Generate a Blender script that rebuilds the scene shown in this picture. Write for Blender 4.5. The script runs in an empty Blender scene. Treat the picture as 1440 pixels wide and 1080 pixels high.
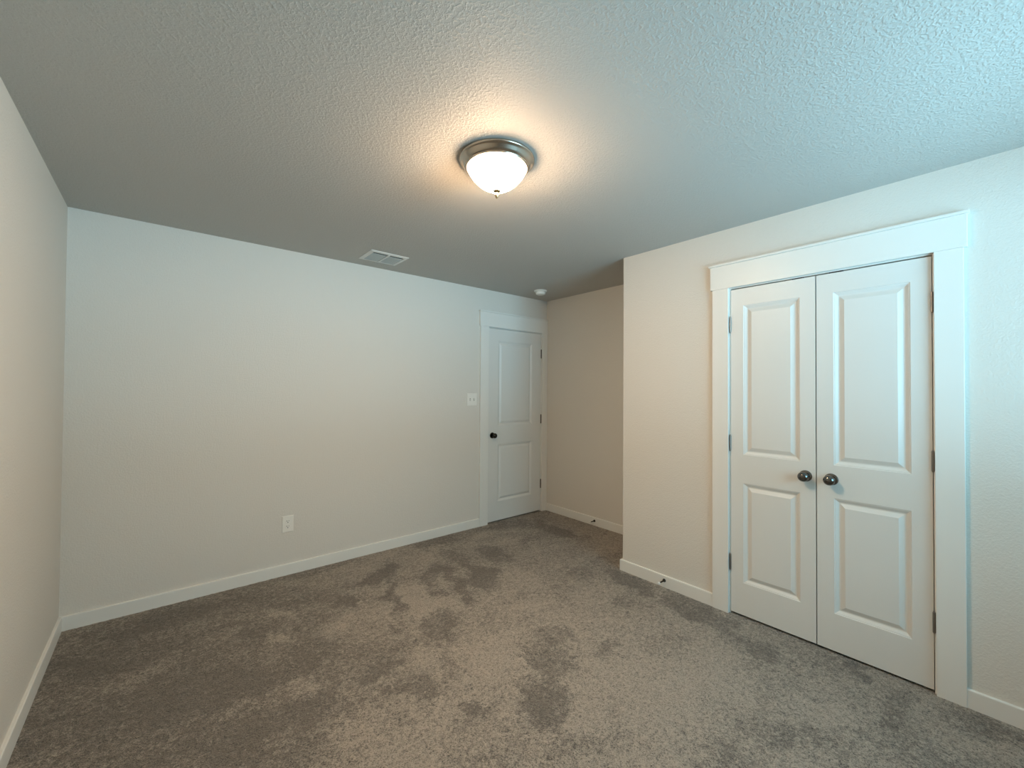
import bpy, bmesh, math, random
from mathutils import Vector, Matrix, noise
random.seed(4)
SC = bpy.context.scene
COL = SC.collection

# ------------------------------------------------------------------ camera
cam_d = bpy.data.cameras.new('camera')
cam_d.sensor_fit = 'HORIZONTAL'; cam_d.sensor_width = 36.0
cam_d.lens = 587.958 * 36.0 / 1440.0
cam_d.clip_start = 0.02
cam = bpy.data.objects.new('camera', cam_d); COL.objects.link(cam)
_y, _t, _r = (math.radians(v) for v in (39.9998, 0.8005, 0.3888))
_f = Vector((math.sin(_y)*math.cos(_t), math.cos(_y)*math.cos(_t), math.sin(_t)))
_x = Vector((math.cos(_y), -math.sin(_y), 0)); _u = _x.cross(_f)
_x2 = _x*math.cos(_r) + _u*math.sin(_r); _u2 = _u*math.cos(_r) - _x*math.sin(_r)
M = Matrix(((_x2.x, _u2.x, -_f.x), (_x2.y, _u2.y, -_f.y), (_x2.z, _u2.z, -_f.z))).to_4x4()
M.translation = (0.4278, -3.4885, 1.3902)
cam.matrix_world = M
SC.camera = cam

# ------------------------------------------------------------------ view, world, daylight
vs = SC.view_settings
SC.display_settings.display_device = 'sRGB'
vs.view_transform = 'Standard'; vs.look = 'None'; vs.gamma = 1.0; vs.use_curve_mapping = False
vs.exposure = 0.0
LAMP = (1.0, .69, .435); LAMP_S = 258.0
SKY = (.34, .78, 1.0); SKY_S = 8.4          # upper half of the outside
GRD = (.38, .77, 1.0); GRD_S = 23.4          # lower half of the outside, lights the ceiling from below
CEIL_H = 2.429; W = 3.193; W2 = 3.880; YC = -1.542; YR = -4.6

world = bpy.data.worlds.new('outside'); SC.world = world; world.use_nodes = True
nt = world.node_tree; nt.nodes.clear()
wo = nt.nodes.new('ShaderNodeOutputWorld'); bg = nt.nodes.new('ShaderNodeBackground')
tc = nt.nodes.new('ShaderNodeTexCoord'); sp = nt.nodes.new('ShaderNodeSeparateXYZ')
rp = nt.nodes.new('ShaderNodeValToRGB')
nt.links.new(tc.outputs['Generated'], sp.inputs[0]); 
ma = nt.nodes.new('ShaderNodeMath'); ma.operation = 'MULTIPLY_ADD'; ma.inputs[1].default_value = .5; ma.inputs[2].default_value = .5
nt.links.new(sp.outputs['Z'], ma.inputs[0]); nt.links.new(ma.outputs[0], rp.inputs[0])
rp.color_ramp.elements[0].position = .48; rp.color_ramp.elements[1].position = .52
rp.color_ramp.elements[0].color = (*[c*GRD_S/10 for c in GRD], 1); rp.color_ramp.elements[1].color = (*[c*SKY_S/10 for c in SKY], 1)
nt.links.new(rp.outputs[0], bg.inputs[0]); bg.inputs[1].default_value = 10.0
nt.links.new(bg.outputs[0], wo.inputs[0])

WX0, WX1, WZ0, WZ1 = 1.50, 3.00, 0.90, 2.20      # window opening in the wall behind the camera
pl = bpy.data.lights.new('window_portal', 'AREA'); pl.shape = 'RECTANGLE'
pl.size = WX1-WX0; pl.size_y = WZ1-WZ0; pl.cycles.is_portal = True
po = bpy.data.objects.new('window_portal', pl); COL.objects.link(po)
po.location = ((WX0+WX1)/2, YR-0.10, (WZ0+WZ1)/2); po.rotation_euler = (math.radians(90), 0, math.radians(180))
po.rotation_euler = (math.radians(90), 0, 0)

# ------------------------------------------------------------------ materials
def nmat(name):
    m = bpy.data.materials.new(name); m.use_nodes = True
    return m, m.node_tree, m.node_tree.nodes['Principled BSDF']
def plain(name, col, rough=.5, metal=0., spec=.5):
    m, t, b = nmat(name)
    b.inputs['Base Color'].default_value = (*col, 1); b.inputs['Roughness'].default_value = rough
    b.inputs['Metallic'].default_value = metal; b.inputs['Specular IOR Level'].default_value = spec
    return m
def N(t, kind, **kw):
    n = t.nodes.new(kind)
    for k, v in kw.items():
        if k in n.inputs.keys(): n.inputs[k].default_value = v
        else: setattr(n, k, v)
    return n
def mth(t, op, a, b=None, clamp=False):
    n = t.nodes.new('ShaderNodeMath'); n.operation = op; n.use_clamp = clamp
    for i, v in enumerate((a, b)):
        if v is None: continue
        if isinstance(v, (int, float)): n.inputs[i].default_value = v
        else: t.links.new(v, n.inputs[i])
    return n.outputs[0]

def wall_paint(name, col, scale, strength, dist, knock):
    m, t, b = nmat(name)
    b.inputs['Base Color'].default_value = (*col, 1); b.inputs['Roughness'].default_value = .62
    b.inputs['Specular IOR Level'].default_value = .25
    co = N(t, 'ShaderNodeTexCoord').outputs['Object']
    n1 = N(t, 'ShaderNodeTexNoise', Scale=scale, Detail=3.0, Roughness=.55, Distortion=.4)
    t.links.new(co, n1.inputs['Vector'])
    n2 = N(t, 'ShaderNodeTexNoise', Scale=scale*.33, Detail=2.0, Distortion=1.5)
    t.links.new(co, n2.inputs['Vector'])
    r = N(t, 'ShaderNodeMapRange'); r.clamp = True
    # knocked down blobs: flattened tops with soft edges
    r.inputs['From Min'].default_value = .54 - knock; r.inputs['From Max'].default_value = .54 + knock
    t.links.new(n1.outputs['Fac'], r.inputs['Value'])
    h = mth(t, 'ADD', r.outputs[0], mth(t, 'MULTIPLY', n2.outputs['Fac'], 1.6))
    bp = N(t, 'ShaderNodeBump', Strength=strength, Distance=dist)
    t.links.new(h, bp.inputs['Height']); t.links.new(bp.outputs[0], b.inputs['Normal'])
    return m
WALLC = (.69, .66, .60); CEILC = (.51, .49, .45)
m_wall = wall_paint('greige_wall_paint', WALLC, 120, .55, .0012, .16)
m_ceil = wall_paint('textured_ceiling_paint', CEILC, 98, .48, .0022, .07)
m_trim = plain('white_trim_paint', (.76, .755, .71), .36, 0, .4)
m_door = plain('white_door_paint', (.70, .70, .665), .40, 0, .4)
m_plate = plain('white_plastic', (.82, .80, .74), .35)
m_slot = plain('dark_slot', (.02, .02, .02), .6)
m_nickel = plain('brushed_nickel', (.50, .44, .37), .24, 1)
m_brass = plain('aged_brass', (.42, .34, .22), .3, 1)
m_dark = plain('dark_nickel', (.17, .16, .148), .15, 1)
m_black = plain('oil_rubbed_bronze', (.05, .045, .04), .22, 1)
m_hinge = plain('satin_nickel_hinge', (.30, .28, .26), .32, 1)
m_bronze = plain('bronze_hinge', (.07, .06, .05), .4, 1)
m_rubber = plain('white_rubber', (.75, .74, .70), .6)
m_vent = plain('white_vent_enamel', (.74, .73, .69), .4)
m_louver = plain('louver_shaded_enamel', (.46, .47, .44), .5)  # vent enamel darkened, the shade on the blades is put into the colour
m_void = plain('duct_dark', (.03, .03, .03), .8)

def glass_mat():
    m, t, b = nmat('window_glass'); t.nodes.remove(b)
    out = t.nodes['Material Output']
    tr = N(t, 'ShaderNodeBsdfTransparent'); gl = N(t, 'ShaderNodeBsdfGlossy', Roughness=.0)
    fr = N(t, 'ShaderNodeFresnel', IOR=1.3); mx = N(t, 'ShaderNodeMixShader')
    t.links.new(fr.outputs[0], mx.inputs[0]); t.links.new(tr.outputs[0], mx.inputs[1]); t.links.new(gl.outputs[0], mx.inputs[2])
    t.links.new(mx.outputs[0], out.inputs[0]); return m
m_glass = glass_mat()
def lit_glass():
    m, t, b = nmat('lit_frosted_glass')
    b.inputs['Base Color'].default_value = (.9, .86, .78, 1); b.inputs['Roughness'].default_value = .3
    b.inputs['Emission Color'].default_value = (*LAMP, 1)
    # glow graded by hand: dimmed towards the rim to cut the spill on the ceiling
    co = N(t, 'ShaderNodeTexCoord').outputs['Object']; sx = t.nodes.new('ShaderNodeSeparateXYZ'); t.links.new(co, sx.inputs[0])
    mr = N(t, 'ShaderNodeMapRange'); mr.interpolation_type = 'SMOOTHSTEP'
    mr.inputs['From Min'].default_value = -.045; mr.inputs['From Max'].default_value = -.115
    mr.inputs['To Min'].default_value = .06; mr.inputs['To Max'].default_value = 1.0
    t.links.new(sx.outputs['Z'], mr.inputs['Value'])
    t.links.new(mth(t, 'MULTIPLY', mr.outputs[0], LAMP_S), b.inputs['Emission Strength'])
    return m
m_lit = lit_glass()

def carpet_mat():
    m, t, b = nmat('brown_grey_carpet')
    b.inputs['Roughness'].default_value = .95; b.inputs['Specular IOR Level'].default_value = .08
    b.inputs['Sheen Weight'].default_value = .25; b.inputs['Sheen Roughness'].default_value = .6
    co = N(t, 'ShaderNodeTexCoord').outputs['Object']
    at = N(t, 'ShaderNodeAttribute', attribute_name='nap')
    fine = N(t, 'ShaderNodeTexNoise', Scale=190., Detail=2., Roughness=.75, Distortion=.8)
    mid = N(t, 'ShaderNodeTexNoise', Scale=42., Detail=3., Roughness=.65, Distortion=1.0)
    clump = N(t, 'ShaderNodeTexNoise', Scale=85., Detail=2., Roughness=.6, Distortion=1.2)
    for n in (fine, mid, clump): t.links.new(co, n.inputs['Vector'])
    f = mth(t, 'SUBTRACT', fine.outputs['Fac'], .5); g = mth(t, 'SUBTRACT', mid.outputs['Fac'], .5)
    mr = N(t, 'ShaderNodeMapRange'); mr.interpolation_type = 'SMOOTHSTEP'
    mr.inputs['From Min'].default_value = -.95; mr.inputs['From Max'].default_value = .50
    mr.inputs['To Min'].default_value = -1.0; mr.inputs['To Max'].default_value = .45
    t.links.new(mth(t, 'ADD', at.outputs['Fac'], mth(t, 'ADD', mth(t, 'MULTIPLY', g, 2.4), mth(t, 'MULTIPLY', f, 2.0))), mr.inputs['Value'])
    nap_shade_v = mr.outputs[0]
    pit = N(t, 'ShaderNodeMapRange'); pit.interpolation_type = 'SMOOTHSTEP'
    pit.inputs['From Min'].default_value = .30; pit.inputs['From Max'].default_value = .56
    pit.inputs['To Min'].default_value = .12; pit.inputs['To Max'].default_value = 1.22
    t.links.new(mth(t, 'ADD', mth(t, 'MULTIPLY', fine.outputs['Fac'], .62), mth(t, 'MULTIPLY', clump.outputs['Fac'], .38)), pit.inputs['Value'])
    v = mth(t, 'ADD', pit.outputs[0], mth(t, 'MULTIPLY', g, .9))
    nk = mth(t, 'ADD', mth(t, 'MULTIPLY', nap_shade_v, NAP_SHADE_K), 1.0)
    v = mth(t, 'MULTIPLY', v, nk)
    mul = t.nodes.new('ShaderNodeVectorMath'); mul.operation = 'SCALE'
    mul.inputs[0].default_value = CARPET
    t.links.new(v, mul.inputs['Scale']); t.links.new(mul.outputs[0], b.inputs['Base Color'])
    bp = N(t, 'ShaderNodeBump', Strength=1.0, Distance=.012)
    hh = mth(t, 'ADD', fine.outputs['Fac'], mth(t, 'MULTIPLY', mid.outputs['Fac'], 1.2))
    t.links.new(hh, bp.inputs['Height']); t.links.new(bp.outputs[0], b.inputs['Normal'])
    return m
CARPET = (.335, .290, .235); NAP_SHADE_K = .50
m_carpet = carpet_mat()

# ------------------------------------------------------------------ mesh helpers
def link(name, bm, mat, parent=None, smooth=False):
    bmesh.ops.remove_doubles(bm, verts=bm.verts, dist=1e-6)
    bmesh.ops.recalc_face_normals(bm, faces=bm.faces)
    me = bpy.data.meshes.new(name); bm.to_mesh(me); bm.free()
    me.materials.append(mat)
    if smooth:
        for p in me.polygons: p.use_smooth = True
        me.set_sharp_from_angle(angle=math.radians(38))
    o = bpy.data.objects.new(name, me); COL.objects.link(o)
    if parent is not None: o.parent = parent
    return o
def box(bm, x0, x1, y0, y1, z0, z1, bev=0):
    b2 = bmesh.new()
    bmesh.ops.create_cube(b2, size=1)
    for v in b2.verts:
        v.co = Vector(((x0+x1)/2 + v.co.x*(x1-x0), (y0+y1)/2 + v.co.y*(y1-y0), (z0+z1)/2 + v.co.z*(z1-z0)))
    if bev: bmesh.ops.bevel(b2, geom=list(b2.edges), offset=bev, segments=2, profile=.6, affect='EDGES')
    me = bpy.data.meshes.new('t'); b2.to_mesh(me); b2.free(); bm.from_mesh(me); bpy.data.meshes.remove(me)
    return bm
def boxes(*bs, bev=0):
    bm = bmesh.new()
    for b in bs: box(bm, *b, bev=bev)
    return bm
def lathe(profile, seg=48, axis='Z'):
    """revolve (r, h) pairs about +Z; axis picks where +Z ends up"""
    bm = bmesh.new(); rings = []
    for r, h in profile:
        if r < 1e-6: rings.append([bm.verts.new((0, 0, h))])
        else: rings.append([bm.verts.new((r*math.cos(2*math.pi*i/seg), r*math.sin(2*math.pi*i/seg), h)) for i in range(seg)])
    for a, b in zip(rings, rings[1:]):
        for i in range(seg):
            j = (i+1) % seg
            if len(a) == 1 and len(b) == 1: continue
            if len(a) == 1: bm.faces.new((a[0], b[i], b[j]))
            elif len(b) == 1: bm.faces.new((a[i], a[j], b[0]))
            else: bm.faces.new((a[i], a[j], b[j], b[i]))
    if len(rings[0]) > 1: bm.faces.new(list(reversed(rings[0])))
    if len(rings[-1]) > 1: bm.faces.new(rings[-1])
    R = {'Z': Matrix.Identity(3), '-Z': Matrix.Rotation(math.pi, 3, 'X'), '-Y': Matrix.Rotation(math.pi/2, 3, 'X'), '-X': Matrix.Rotation(-math.pi/2, 3, 'Y')}[axis]
    for v in bm.verts: v.co = R @ v.co
    return bm
def shift(bm, x, y, z):
    for v in bm.verts: v.co += Vector((x, y, z))
    return bm
def join(*bms):
    out = bms[0]
    for b in bms[1:]:
        me = bpy.data.meshes.new('t'); b.to_mesh(me); b.free(); out.from_mesh(me); bpy.data.meshes.remove(me)
    return out
def struct(name, bm, mat, parent=None, smooth=False):
    o = link(name, bm, mat, parent, smooth)
    if parent is None: o['kind'] = 'structure'
    return o
def empty(name, loc, label, cat, rotz=0, group=None):
    o = bpy.data.objects.new(name, None); COL.objects.link(o); o.empty_display_size = .05
    o.location = loc; o.rotation_euler = (0, 0, rotz); o['label'] = label; o['category'] = cat
    if group: o['group'] = group
    return o

# ------------------------------------------------------------------ room shell
TH = .12
DX0, DX1, DZ = 3.034, 3.788, 2.035           # entry door leaf
CY0, CYM, CY1 = -2.350, -2.800, -3.2535        # closet leaves: left edge, meeting gap, right edge
JT = .019                                       # jamb thickness
struct('wall_left', boxes((-TH, 0, YR-TH, TH, -.05, CEIL_H+.05)), m_wall)
ox0, ox1, oz = DX0-.003-JT, DX1+.003+JT, DZ+.004+JT
struct('wall_back', boxes((0, ox0, 0, TH, -.05, CEIL_H+.05), (ox1, W2+.0, 0, TH, -.05, CEIL_H+.05), (ox0, ox1, 0, TH, oz, CEIL_H+.05),
                          (ox0, ox1, TH-.02, TH, -.05, oz)), m_wall)  # last box: unseen panel added behind the entry door to stop light leaks
cy0, cy1 = CY0+.003+JT, CY1-.003-JT
bm = boxes((W, W+.11, cy0, YC, -.05, CEIL_H+.05), (W, W+.11, YR, cy1, -.05, CEIL_H+.05), (W, W+.11, cy1, cy0, oz, CEIL_H+.05))
for e in [e for e in bm.edges if all(abs(v.co.x-W) < 1e-5 and abs(v.co.y-YC) < 1e-5 for v in e.verts)]:
    bmesh.ops.bevel(bm, geom=[e], offset=.006, segments=4, profile=.5, affect='EDGES'); break
struct('wall_right', bm, m_wall)
struct('wall_closet', boxes((W+.11, W2, YC-.10, YC, -.05, CEIL_H+.05)), m_wall)
struct('wall_alcove', boxes((W2, W2+TH, YR-TH, TH, -.05, CEIL_H+.05)), m_wall)
struct('wall_rear', boxes((0, WX0, YR-TH, YR, -.05, CEIL_H+.05), (WX1, W2, YR-TH, YR, -.05, CEIL_H+.05),
                          (WX0, WX1, YR-TH, YR, -.05, WZ0), (WX0, WX1, YR-TH, YR, WZ1, CEIL_H+.05)), m_wall)
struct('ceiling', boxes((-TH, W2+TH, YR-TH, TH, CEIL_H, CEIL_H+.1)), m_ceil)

# floor: carpet laid wall to wall, with brushed pile and painted light and shade as a per-vertex 'nap' value
NAP = [(0.794,-0.569,9.79,-0.63,-11.29,-27.10,1),(0.843,-0.729,19.34,-2.78,-18.51,-22.59,0.9),(1.364,-0.696,10.04,-3.31,-7.74,-9.48,0.9),
 (1.647,-0.460,7.37,-1.50,5.01,-15.30,0.9),(1.818,-0.410,14.88,-5.45,-4.61,-18.31,0.6),(1.635,-0.832,23.33,-7.28,-0.47,-3.91,0.9),
 (1.785,-0.432,12.54,-5.51,-5.61,-6.91,0.7),(1.964,-0.748,13.42,-12.88,-7.40,-0.60,0.8),(1.875,-0.966,15.23,-8.65,-10.66,-13.07,0.6),
 (2.119,-0.752,4.25,-4.87,-19.20,0.65,0.9),(2.012,-1.090,2.64,-5.59,-21.93,4.64,0.9),(2.188,-0.989,9.37,-9.20,-21.59,-5.37,0.6),
 (2.335,-0.780,5.42,-4.79,-14.11,-5.05,0.8),(2.343,-0.476,5.70,-3.60,-5.95,-7.34,0.7),(2.474,-0.084,2.99,-1.55,-1.73,-9.14,0.7),
 (2.622,-0.603,6.52,-4.93,-6.63,-8.19,0.8),(0.398,-1.155,13.57,1.77,-7.90,-32.59,0.9),(0.284,-0.887,26.92,1.69,-36.48,-44.30,0.7),
 (0.620,-1.277,6.23,1.98,15.92,-12.77,0.8),(1.270,-1.455,7.49,-0.99,0.99,-22.44,0.7),(1.376,-1.734,10.55,-5.61,-5.79,-7.03,0.7),
 (1.279,-1.641,23.87,-10.79,-22.95,-27.88,0.7),(1.689,-1.359,8.82,-6.42,-3.88,-2.64,0.7),(1.543,-1.679,16.26,-9.89,-6.65,-8.09,0.6),
 (1.480,-1.986,13.43,-9.29,-13.27,-16.10,0.6),(1.241,-1.864,20.73,-10.18,-21.29,-25.81,0.6),(0.701,-1.637,13.33,-0.43,-13.02,-26.02,0.7),
 (0.171,-0.517,8.14,0.99,-9.16,-15.49,0.7),(0.067,-0.872,16.63,2.43,-16.79,-20.36,0.5),(2.006,-1.930,3.89,-5.47,-7.01,-3.55,0.9),
 (1.790,-2.121,6.89,-6.81,-4.50,-5.46,1),(2.167,-1.832,5.14,-6.58,-8.68,-5.73,0.7),(2.285,-2.073,10.81,-14.12,-7.30,-8.89,0.7),
 (3.054,-2.168,1.28,-4.45,-8.57,0.76,1),(3.064,-1.688,1.98,-4.46,-10.94,0.87,0.8),(2.806,-1.837,6.28,-9.01,-9.67,-11.84,0.5),
 (2.300,-0.976,7.62,-5.64,-3.83,-4.70,0.8),(2.599,-0.742,5.32,-4.18,-6.10,-7.52,0.7),(1.476,-2.008,9.02,-6.30,-8.14,-9.88,0.6),
 (1.791,-2.451,4.19,-4.08,-6.82,-12.67,0.6),(2.118,-2.720,5.43,-11.95,-15.92,-19.29,0.5),(2.417,-2.919,1.36,-7.25,-11.08,-8.20,0.7),
 (3.108,-2.993,2.20,-19.04,-18.66,-11.74,0.7),(2.897,-3.153,-1.03,-16.81,-6.37,1.96,0.7),(3.077,-3.388,-0.79,-9.00,-10.25,-0.23,0.7),
 (3.298,-0.187,2.10,-1.66,-2.10,-7.64,0.6),(3.449,-0.564,2.93,-3.60,-10.90,-1.85,0.7),(3.485,-0.900,4.32,-6.13,-11.59,-2.01,0.5),
 (1.344,-0.025,3.36,-0.55,0.34,-8.00,0.5),(0.525,-0.240,3.42,0.19,-0.48,-8.07,0.5),(1.514,-1.169,12.03,-3.10,-0.57,-22.36,0.4),
 (0.984,-1.524,15.52,-12.37,-10.06,-3.80,0.5),(2.064,-1.415,7.02,-8.09,-4.39,-1.31,0.4),(2.921,-2.545,0.87,-4.98,-16.62,0.90,0.6),
 (2.586,-2.270,4.48,-7.92,-4.93,-6.01,0.4),(1.015,-0.579,15.93,-3.12,-8.56,-10.47,-0.9),(0.946,-0.840,17.68,-3.34,-11.77,-14.35,-0.9),
 (0.960,-1.361,12.33,-1.76,-5.92,-13.58,-0.8),(1.497,-0.896,8.63,-3.50,-5.24,-6.42,-0.5),(1.752,-0.928,7.20,-5.46,-7.13,-2.37,-0.7),
 (1.257,-0.958,6.52,-0.96,0.38,-12.58,-0.4),(1.904,-1.172,4.26,-3.26,-10.21,-6.50,-0.5),(1.530,-1.484,7.38,-2.21,-1.15,-10.95,-0.5),
 (1.063,-1.741,6.35,-0.70,-2.31,-12.00,-0.4),(2.184,-2.274,1.96,-4.71,-8.81,-2.96,-0.4),(3.120,-1.915,1.21,-3.32,-10.14,1.02,-0.5),
 (2.484,-2.584,1.33,-5.62,-8.44,-2.35,-0.4),(1.803,-1.748,7.02,-5.50,-3.59,-4.37,-0.5),(2.153,-1.375,8.43,-6.84,-2.83,-3.46,-0.4),
 (1.818,-2.315,5.44,-6.41,-6.64,-8.06,-0.4),(2.639,-2.941,0.90,-10.77,-12.09,-3.14,-0.3),(1.841,0.030,5.50,-1.81,-1.14,-5.98,-0.4),
 (2.136,-0.366,6.08,-3.30,-5.35,-6.60,-0.5),(2.708,-0.150,4.36,-2.96,-6.42,-7.96,-0.5),(0.762,-0.967,5.75,-0.06,-1.83,-10.35,-0.3)]

def nap_shade_at(x, y):
    wx = noise.noise(Vector((x*7, y*7, 3.1)))*.075 + noise.noise(Vector((x*26, y*26, 9.)))*.040
    wy = noise.noise(Vector((x*7, y*7, 7.7)))*.075 + noise.noise(Vector((x*26, y*26, 1.)))*.040
    X, Y = x+wx, y+wy
    v = 0.0
    for cx, cy, a, b, c, d, s in NAP:
        dx, dy = X-cx, Y-cy
        if dx*dx+dy*dy > .8: continue
        r = math.hypot(a*dx+b*dy, c*dx+d*dy)
        if r < 1.45: v -= s*min(1, max(0, (1.35-r)/.7))
    v -= .95*max(0, 1-math.hypot((x-.55)/1.1, (y+1.1)/1.1)**2)      # dim left side of the room, shade painted into the carpet tone
    v += .30*max(0, 1-math.hypot((x-1.9)/1.3, (y+2.2)/1.2)**2)  # light painted in: broad brighter area around the middle of the floor
    v = max(-1.1, min(.9, v))
    n = noise.noise(Vector((X*1.6, Y*3.6, .5)))*.55 + noise.noise(Vector((X*5, Y*7, 2.)))*.45 + noise.noise(Vector((X*17, Y*17, 5.)))*.30
    return v*.90 + n*.80
def make_floor():
    x0, x1, y0, y1 = -.02, W2+.02, YR-.02, .10
    nx, ny = 420, 500
    vs_, nap = [], []
    for j in range(ny+1):
        y = y0+(y1-y0)*j/ny
        for i in range(nx+1):
            x = x0+(x1-x0)*i/nx
            k = nap_shade_at(x, y); nap.append(k)
            z = .0025*noise.noise(Vector((x*60, y*60, 0))) + .0012*k - .002
            vs_.append((x, y, z))
    fs = [(j*(nx+1)+i, j*(nx+1)+i+1, (j+1)*(nx+1)+i+1, (j+1)*(nx+1)+i) for j in range(ny) for i in range(nx)]
    me = bpy.data.meshes.new('floor'); me.from_pydata(vs_, [], fs); me.update()
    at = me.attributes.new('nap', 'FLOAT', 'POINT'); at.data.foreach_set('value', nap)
    for p in me.polygons: p.use_smooth = True
    me.materials.append(m_carpet)
    o = bpy.data.objects.new('floor', me); COL.objects.link(o); o['kind'] = 'structure'
make_floor()

# ------------------------------------------------------------------ baseboards
BT, BH = .014, .080
def base_run(*runs):
    """runs: (p0, p1, inward normal) -> board with an eased top edge"""
    bm = bmesh.new()
    for (ax, ay), (bx_, by_), (nx, ny), e0, e1 in runs:
        d = Vector((bx_-ax, by_-ay)).normalized()
        prof = [(0, -.01), (BT, -.01), (BT, BH-.004), (BT-.0015, BH-.001), (BT-.004, BH), (0, BH)]
        A = [bm.verts.new((ax+nx*o - d.x*o*e0, ay+ny*o - d.y*o*e0, z)) for o, z in prof]
        B = [bm.verts.new((bx_+nx*o + d.x*o*e1, by_+ny*o + d.y*o*e1, z)) for o, z in prof]
        n = len(prof)
        for i in range(n): bm.faces.new((A[i], A[(i+1) % n], B[(i+1) % n], B[i]))
        bm.faces.new(list(reversed(A))); bm.faces.new(B)
    return bm
struct('baseboard_left', base_run(((0, YR), (0, 0), (1, 0), -1, -1)), m_trim)
struct('baseboard_back', base_run(((0, 0), (2.922, 0), (0, -1), -1, 0)), m_trim)
struct('baseboard_alcove', base_run(((W2, 0), (W2, YC), (-1, 0), -1, -1)), m_trim)
struct('baseboard_closet', base_run(((W2, YC), (W, YC), (0, 1), -1, 1)), m_trim)
struct('baseboard_right', base_run(((W, YC), (W, -2.2425), (-1, 0), 1, 0), ((W, -3.3575), (W, YR), (-1, 0), 0, -1)), m_trim)
struct('baseboard_rear', base_run(((0, YR), (W, YR), (0, 1), -1, -1)), m_trim)

# ------------------------------------------------------------------ door casings
# built in a local frame: u runs along the wall (right as seen from the room), v out of the wall into the room, z up
def place(o, origin, facing):
    o.location = origin
    o.rotation_euler = (0, 0, 0 if facing == '-Y' else math.radians(-90))
    return o
def casing(idx, u0, u1, l0, l1, h_over_l, h_over_r, origin, facing, depth, trimtop=True):
    """l0/l1 outer edges; u0/u1 leaf edges; local x = along wall, local -y = into room"""
    r = .006
    bm = bmesh.new()
    iu0, iu1 = u0-.003-r, u1+.003+r
    box(bm, l0, iu0, -.018, 0, -.01, DZ+.010, bev=.0015)
    box(bm, iu1, l1, -.018, 0, -.01, DZ+.010, bev=.0015)
    c = struct('trim_%d' % idx, bm, m_trim); place(c, origin, facing)
    hz = DZ+.010
    h = link('header_board', boxes((l0-h_over_l, l1+h_over_r, -.022, 0, hz, hz+.148), bev=.0015), m_trim, c)
    link('header_cap', boxes((l0-h_over_l-(.008 if h_over_l else 0), l1+h_over_r+(.008 if h_over_r > .004 else 0), -.032, 0, hz+.148, hz+.161), bev=.002), m_trim, c)
    jz = DZ+.004
    j = boxes((u0-.003-JT, u0-.003, 0.0005, depth, -.01, jz+JT), (u1+.003, u1+.003+JT, .0005, depth, -.01, jz+JT), (u0-.003, u1+.003, .0005, depth, jz, jz+JT),
              (u0-.003, u0+.009, .045, .058, -.01, jz), (u1-.009, u1+.003, .045, .058, -.01, jz)) if idx == 1 else \
        boxes((u0-.003-JT, u0-.003, 0.0005, depth, -.01, jz+JT), (u1+.003, u1+.003+JT, .0005, depth, -.01, jz+JT), (u0-.003, u1+.003, .0005, depth, jz, jz+JT))
    link('door_jamb', j, m_trim, c)
    return c
casing(1, DX0, DX1, 2.922, W2-.001, .010, 0, (0, 0, 0), '-Y', .10)
# closet: local x = -(world y)
cas2 = casing(2, -CY0, -CY1, 2.2425, 3.3575, .012, .012, (W, 0, 0), '-X', .11)
link('catch_plate', boxes((2.685, 2.740, .002, .030, DZ-.001, DZ+.0042)), m_slot, cas2)
link('catch_plate', boxes((2.858, 2.920, .002, .030, DZ-.001, DZ+.0042)), m_slot, cas2)

# ------------------------------------------------------------------ doors
PROF = [(0, 0), (.0025, .0028), (.0060, .0030), (.0190, .0112), (.0235, .0118), (.0265, .0112), (.0465, .0022), (.0480, .0022)]
def leaf(w, h, t, panels):
    """front face in plane y=0 looking to -y, recesses go to +y; x 0..w, z 0..h"""
    bm = bmesh.new()
    xs = [0, panels[0][0], panels[0][1], w]
    zs = sorted({0, h, *[p[2] for p in panels], *[p[3] for p in panels]})
    for i in range(3):
        for k in range(len(zs)-1):
            if i == 1 and any(abs(p[2]-zs[k]) < 1e-6 for p in panels): continue
            bm.faces.new([bm.verts.new(c) for c in ((xs[i], 0, zs[k]), (xs[i+1], 0, zs[k]), (xs[i+1], 0, zs[k+1]), (xs[i], 0, zs[k+1]))])
    for x0, x1, z0, z1 in panels:
        prev = None
        for ins, dep in PROF:
            ring = [bm.verts.new(c) for c in ((x0+ins, dep, z0+ins), (x1-ins, dep, z0+ins), (x1-ins, dep, z1-ins), (x0+ins, dep, z1-ins))]
            if prev:
                for a in range(4): bm.faces.new((prev[a], prev[(a+1) % 4], ring[(a+1) % 4], ring[a]))
            prev = ring
        bm.faces.new(prev)
    c = [(0, 0), (w, 0), (w, t), (0, t)]
    for k in range(len(zs)-1):
        for (xa, ya), (xb, yb) in (((w, 0), (w, t)), ((0, t), (0, 0)), ((w, t), (0, t))):
            bm.faces.new([bm.verts.new(q) for q in ((xa, ya, zs[k]), (xb, yb, zs[k]), (xb, yb, zs[k+1]), (xa, ya, zs[k+1]))])
    for z in (0, h):
        for i in range(3):
            bm.faces.new([bm.verts.new(q) for q in ((xs[i], 0, z), (xs[i+1], 0, z), (xs[i+1], t, z), (xs[i], t, z))])
    bmesh.ops.remove_doubles(bm, verts=bm.verts, dist=1e-5)
    return bm
def knob(mat, parent, u, z, big=False):
    """egg shaped passage knob on a round rose"""
    s = 1.0
    rose = lathe([(.0, 0), (.031, 0), (.031, .003), (.028, .007), (.020, .009), (.012, .010), (.0105, .014), (.0105, .026), (.0115, .030)], 40, '-Y')
    k = link('door_knob', shift(lathe([(.0, .028), (.013, .028), (.017, .031), (.0235, .037), (.0265, .044), (.0262, .051), (.0225, .058), (.015, .0635), (.007, .066), (0, .0665)], 40, '-Y'), u, 0, z), mat, parent, True)
    link('knob_rose', shift(rose, u, 0, z), mat, k, True)
    return k
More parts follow.
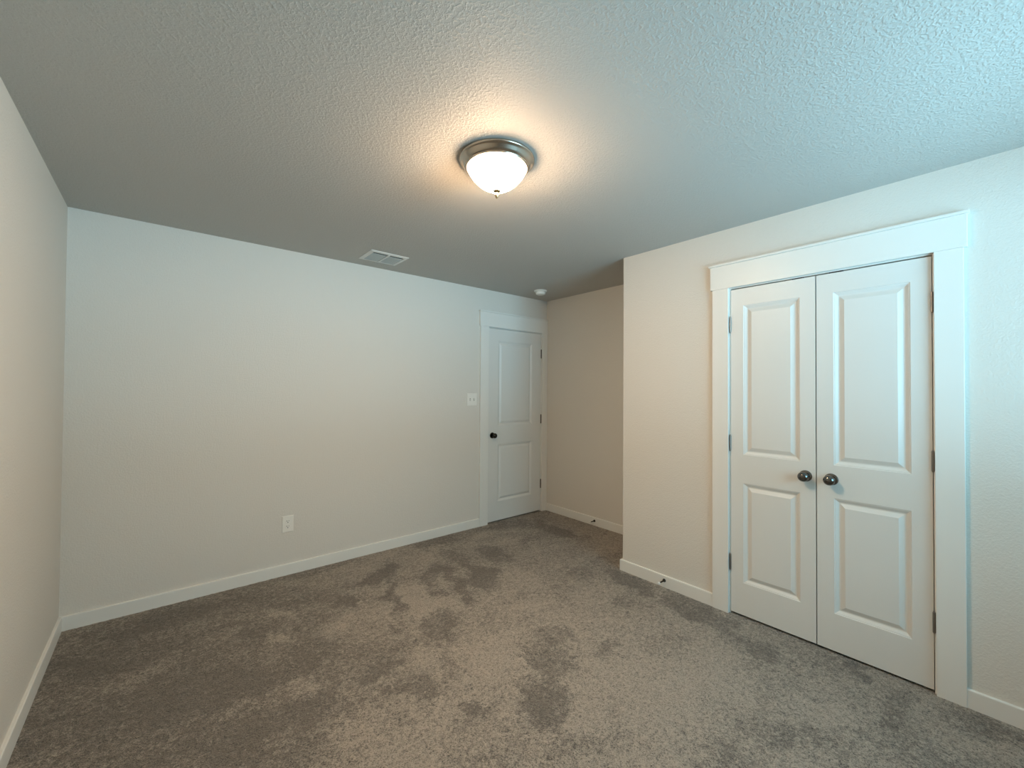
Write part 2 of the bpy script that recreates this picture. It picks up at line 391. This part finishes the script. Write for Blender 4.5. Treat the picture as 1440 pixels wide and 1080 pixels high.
def hinge(mat, parent, u, zc, jamb_side, h=.092, leafw=.016):
    """barrel in front of the gap; leaf mortised in the jamb edge"""
    bm = shift(lathe([(.0, -h/2-.006), (.003, -h/2-.005), (.0042, -h/2-.001), (.0055, -h/2), (.0055, h/2), (.0042, h/2+.001), (.003, h/2+.005), (0, h/2+.006)], 14), u, -.0055, zc)
    s = jamb_side
    box(bm, *sorted((u, u+s*.0015)), -.004, .028, zc-h/2, zc+h/2)
    return link('hinge', bm, mat, parent, True)
z0p, z1p, z2p, z3p = .210, .822, .998, 1.926
BOT = .012
# entry door (door_1)
d1 = struct('door_1', leaf(DX1-DX0, DZ-BOT, .035, [(.130, DX1-DX0-.138, z0p-BOT, z1p-BOT-.008), (.130, DX1-DX0-.138, z2p-BOT+.010, z3p-BOT-.016)]), m_door)
place(d1, (DX0, 0.001, BOT), '-Y')
knob(m_black, d1, .056, .912-BOT)
for z in (1.807, 1.058, .316): hinge(m_bronze, d1, DX1-DX0+.0015, z-BOT, 1, .096)
# closet leaves
w2, w3 = CY0-CYM-.0025, CYM-CY1-.0025
d2 = struct('door_2', leaf(w2, DZ-.003-BOT, .035, [(.074, w2-.074, z0p-BOT, z1p-BOT), (.074, w2-.074, z2p-BOT, z3p-BOT)]), m_door)
place(d2, (W+.001, CY0, BOT), '-X')
d3 = struct('door_3', leaf(w3, DZ-.003-BOT, .035, [(.076, w3-.073, z0p-BOT, z1p-BOT), (.076, w3-.073, z2p-BOT, z3p-BOT)]), m_door)
place(d3, (W+.001, CYM-.0025, BOT), '-X')
knob(m_dark, d2, w2-.047, .921-BOT); knob(m_dark, d3, .065, .921-BOT)
for z in (1.812, 1.065, .321): hinge(m_hinge, d2, -.0015, z-BOT, -1, .094)
for z in (1.815, 1.070, .325): hinge(m_hinge, d3, w3+.0015, z-BOT, 1, .092)

# ------------------------------------------------------------------ window behind the camera
bm = boxes((WX0, WX0+.045, YR-.095, YR-.045, WZ0, WZ1), (WX1-.045, WX1, YR-.095, YR-.045, WZ0, WZ1), (WX0, WX1, YR-.095, YR-.045, WZ0, WZ0+.045),
           (WX0, WX1, YR-.095, YR-.045, WZ1-.045, WZ1), (WX0+.04, WX1-.04, YR-.088, YR-.050, 1.53, 1.57), ((WX0+WX1)/2-.03, (WX0+WX1)/2+.03, YR-.095, YR-.045, WZ0, WZ1))
win = struct('window_1', bm, m_trim)
link('window_pane', boxes((WX0+.04, WX1-.04, YR-.074, YR-.070, WZ0+.04, WZ1-.04)), m_glass, win)
link('window_sill', boxes((WX0-.03, WX1+.03, YR-.045, YR+.025, WZ0-.02, WZ0+.002), bev=.003), m_trim, win)

# ------------------------------------------------------------------ ceiling light
LX, LY = 1.575, -2.006
cl = empty('ceiling_light', (LX, LY, CEIL_H), 'round flush ceiling light, lit frosted glass bowl in a brushed nickel ring', 'ceiling light')
pan = link('pan', lathe([(0, 0), (.162, 0), (.1670, .002), (.1695, .006), (.1695, .010), (.1675, .0135), (.1630, .0155), (.1590, .020), (.1520, .030), (.1460, .037), (.1425, .0385), (.1425, .0415), (.1400, .0450), (.1365, .0455), (.1335, .0430), (.1330, .038), (0, .038)], 128, '-Z'), m_nickel, cl, True)
bowl_p = [(.1325, .038), (.1325, .045), (.1300, .053), (.1235, .065), (.1150, .077), (.1050, .089), (.0935, .101), (.0800, .1125), (.0640, .123), (.0460, .1325), (.0280, .139), (.0120, .142), (0, .143)]
link('glass_bowl', lathe(bowl_p, 128, '-Z'), m_lit, cl, True)
link('finial', lathe([(0, .140), (.0165, .1410), (.0180, .1440), (.0135, .1485), (.0070, .1510), (.0090, .1560), (.0098, .1620), (.0075, .1700), (.0030, .1765), (0, .1780)], 32, '-Z'), m_brass, cl, True)

# ------------------------------------------------------------------ ceiling air register
vx0, vx1, vy0, vy1 = 1.612, 1.918, -.440, -.168
cv = empty('ceiling_vent', ((vx0+vx1)/2, (vy0+vy1)/2, CEIL_H), 'white rectangular ceiling air register with two louvred bays', 'vent')
hw, hd = (vx1-vx0)/2, (vy1-vy0)/2; fb = .030
def frame_bm():
    bm = bmesh.new()
    rings = []
    for ins, z in ((0, -.0005), (.002, -.004), (fb-.006, -.008), (fb, -.008), (fb, .0)):
        rings.append([bm.verts.new(c) for c in ((-hw+ins, -hd+ins, z), (hw-ins, -hd+ins, z), (hw-ins, hd-ins, z), (-hw+ins, hd-ins, z))])
    for a, b in zip(rings, rings[1:]):
        for i in range(4): bm.faces.new((a[i], a[(i+1) % 4], b[(i+1) % 4], b[i]))
    return bm
link('frame', frame_bm(), m_vent, cv)
link('centre_bar', boxes((-.008, .008, -hd+fb, hd-fb, -.009, -.001)), m_vent, cv)
link('duct_opening', boxes((-hw+fb-.004, hw-fb+.004, -hd+fb-.004, hd-fb+.004, -.0012, -.0004)), m_void, cv)
nb = 6
for sx in (-1, 1):
    xa, xb = (-hw+fb+.001, -.009) if sx < 0 else (.009, hw-fb-.001)
    for k in range(nb):
        yc = -hd+fb + .040 + (2*hd-2*fb-.040)*k/(nb-.5)
        bm = bmesh.new()
        # curved blade leaning away from the camera side
        pr = [(-.008, -.0036), (-.003, -.0046), (.002, -.0068), (.006, -.0098), (.007, -.0094), (.0028, -.0060), (-.003, -.0038), (-.008, -.0028)]
        A = [bm.verts.new((xa, yc+y, z)) for y, z in pr]; B = [bm.verts.new((xb, yc+y, z)) for y, z in pr]
        for i in range(len(pr)): bm.faces.new((A[i], A[(i+1) % len(pr)], B[(i+1) % len(pr)], B[i]))
        bm.faces.new(A); bm.faces.new(B)
        link('louver', bm, m_louver, cv)

# ------------------------------------------------------------------ smoke detector
sd = empty('smoke_detector', (3.455, -.335, CEIL_H), 'small round white smoke detector on the ceiling above the entry door', 'smoke detector')
link('mounting_base', lathe([(0, 0), (.066, 0), (.066, .008), (.062, .012), (.050, .014), (.048, .014)], 48, '-Z'), m_plate, sd, True)
link('sensor_housing', lathe([(.046, .012), (.050, .016), (.051, .028), (.047, .038), (.036, .043), (.018, .045), (0, .0455)], 48, '-Z'), m_plate, sd, True)

# ------------------------------------------------------------------ wall plates
def plate(w, h, holes=()):
    bm = bmesh.new(); a, b = w/2, h/2
    rings = []
    for ins, y in ((0, 0), (0, -.0030), (.0035, -.0060), (.005, -.0062)):
        rings.append([bm.verts.new(c) for c in ((-a+ins, y, -b+ins), (a-ins, y, -b+ins), (a-ins, y, b-ins), (-a+ins, y, b-ins))])
    for p, q in zip(rings, rings[1:]):
        for i in range(4): bm.faces.new((p[i], p[(i+1) % 4], q[(i+1) % 4], q[i]))
    bm.faces.new(rings[-1])
    return bm
wo_ = empty('wall_outlet', (1.169, 0, .375), 'white duplex power outlet low on the back wall, left of the entry door', 'outlet')
link('cover_plate', plate(.078, .122), m_plate, wo_)
def round_rect(w, h, y0, y1, cut):
    bm = bmesh.new(); pts = []
    for i in range(40):
        a = 2*math.pi*i/40; x, z = math.cos(a)*w/2, math.sin(a)*w/2
        pts.append((x, max(-h/2, min(h/2, z))))
    A = [bm.verts.new((x, y0, z)) for x, z in pts]; B = [bm.verts.new((x, y1, z)) for x, z in pts]
    for i in range(40): bm.faces.new((A[i], A[(i+1) % 40], B[(i+1) % 40], B[i]))
    bm.faces.new(B); return bm
for s in (1, -1):
    zc = s*.0195
    rc = link('receptacle', shift(round_rect(.034, .028, -.0060, -.0076, 0), 0, 0, zc), m_plate, wo_)
    link('slot', boxes((-.0078, -.0052, -.0079, -.0070, zc-.001, zc+.0085)), m_slot, rc)
    link('slot', boxes((.0052, .0074, -.0079, -.0070, zc, zc+.0080)), m_slot, rc)
    link('ground_hole', shift(lathe([(0, .0070), (.0032, .0070), (.0032, .0079), (0, .0079)], 16, '-Y'), 0, 0, zc-.0075), m_slot, rc)
link('screw', lathe([(0, .006), (.003, .006), (.0025, .0072), (0, .0074)], 16, '-Y'), m_plate, wo_, True)

ls = empty('light_switch', (2.827, 0, 1.290), 'white double toggle light switch plate left of the entry door', 'light switch')
link('cover_plate', plate(.120, .122), m_plate, ls)
for sx, ang in ((-1, 1), (1, -1)):
    bm = boxes((-.0045, .0045, -.018, -.004, -.0045, .0045), bev=.0008)
    bmesh.ops.rotate(bm, verts=bm.verts, cent=(0, -.004, 0), matrix=Matrix.Rotation(math.radians(28*ang), 3, 'X'))
    tg = link('toggle', shift(bm, sx*.023, 0, 0), m_plate, ls)
    link('toggle_slot', boxes((sx*.023-.0055, sx*.023+.0055, -.0066, -.0055, -.012, .012)), m_slot if False else m_hinge, tg)
    for zz in (.030, -.030): link('screw', shift(lathe([(0, .006), (.003, .006), (.0025, .0072), (0, .0074)], 16, '-Y'), sx*.023, 0, zz), m_plate, ls, True)

# ------------------------------------------------------------------ door stops on the baseboards
def door_stop(loc, label, mat):
    e = empty('door_stop', loc, label, 'door stop')
    sh = link('shaft', lathe([(0, 0), (.0125, 0), (.0120, .003), (.0075, .010), (.0052, .020), (.0048, .058), (.0060, .062), (.0060, .066), (0, .066)], 24, '-X'), mat, e, True)
    link('bumper', lathe([(0, .064), (.0085, .064), (.0090, .067), (.0085, .076), (.0060, .079), (0, .0795)], 24, '-X'), m_rubber, e, True)
    return e
door_stop((W-BT, -1.903, .047), 'metal door stop on the baseboard between the alcove corner and the closet', m_black)
door_stop((W2-BT, -.727, .047), 'metal door stop on the alcove baseboard beside the entry door', m_black)
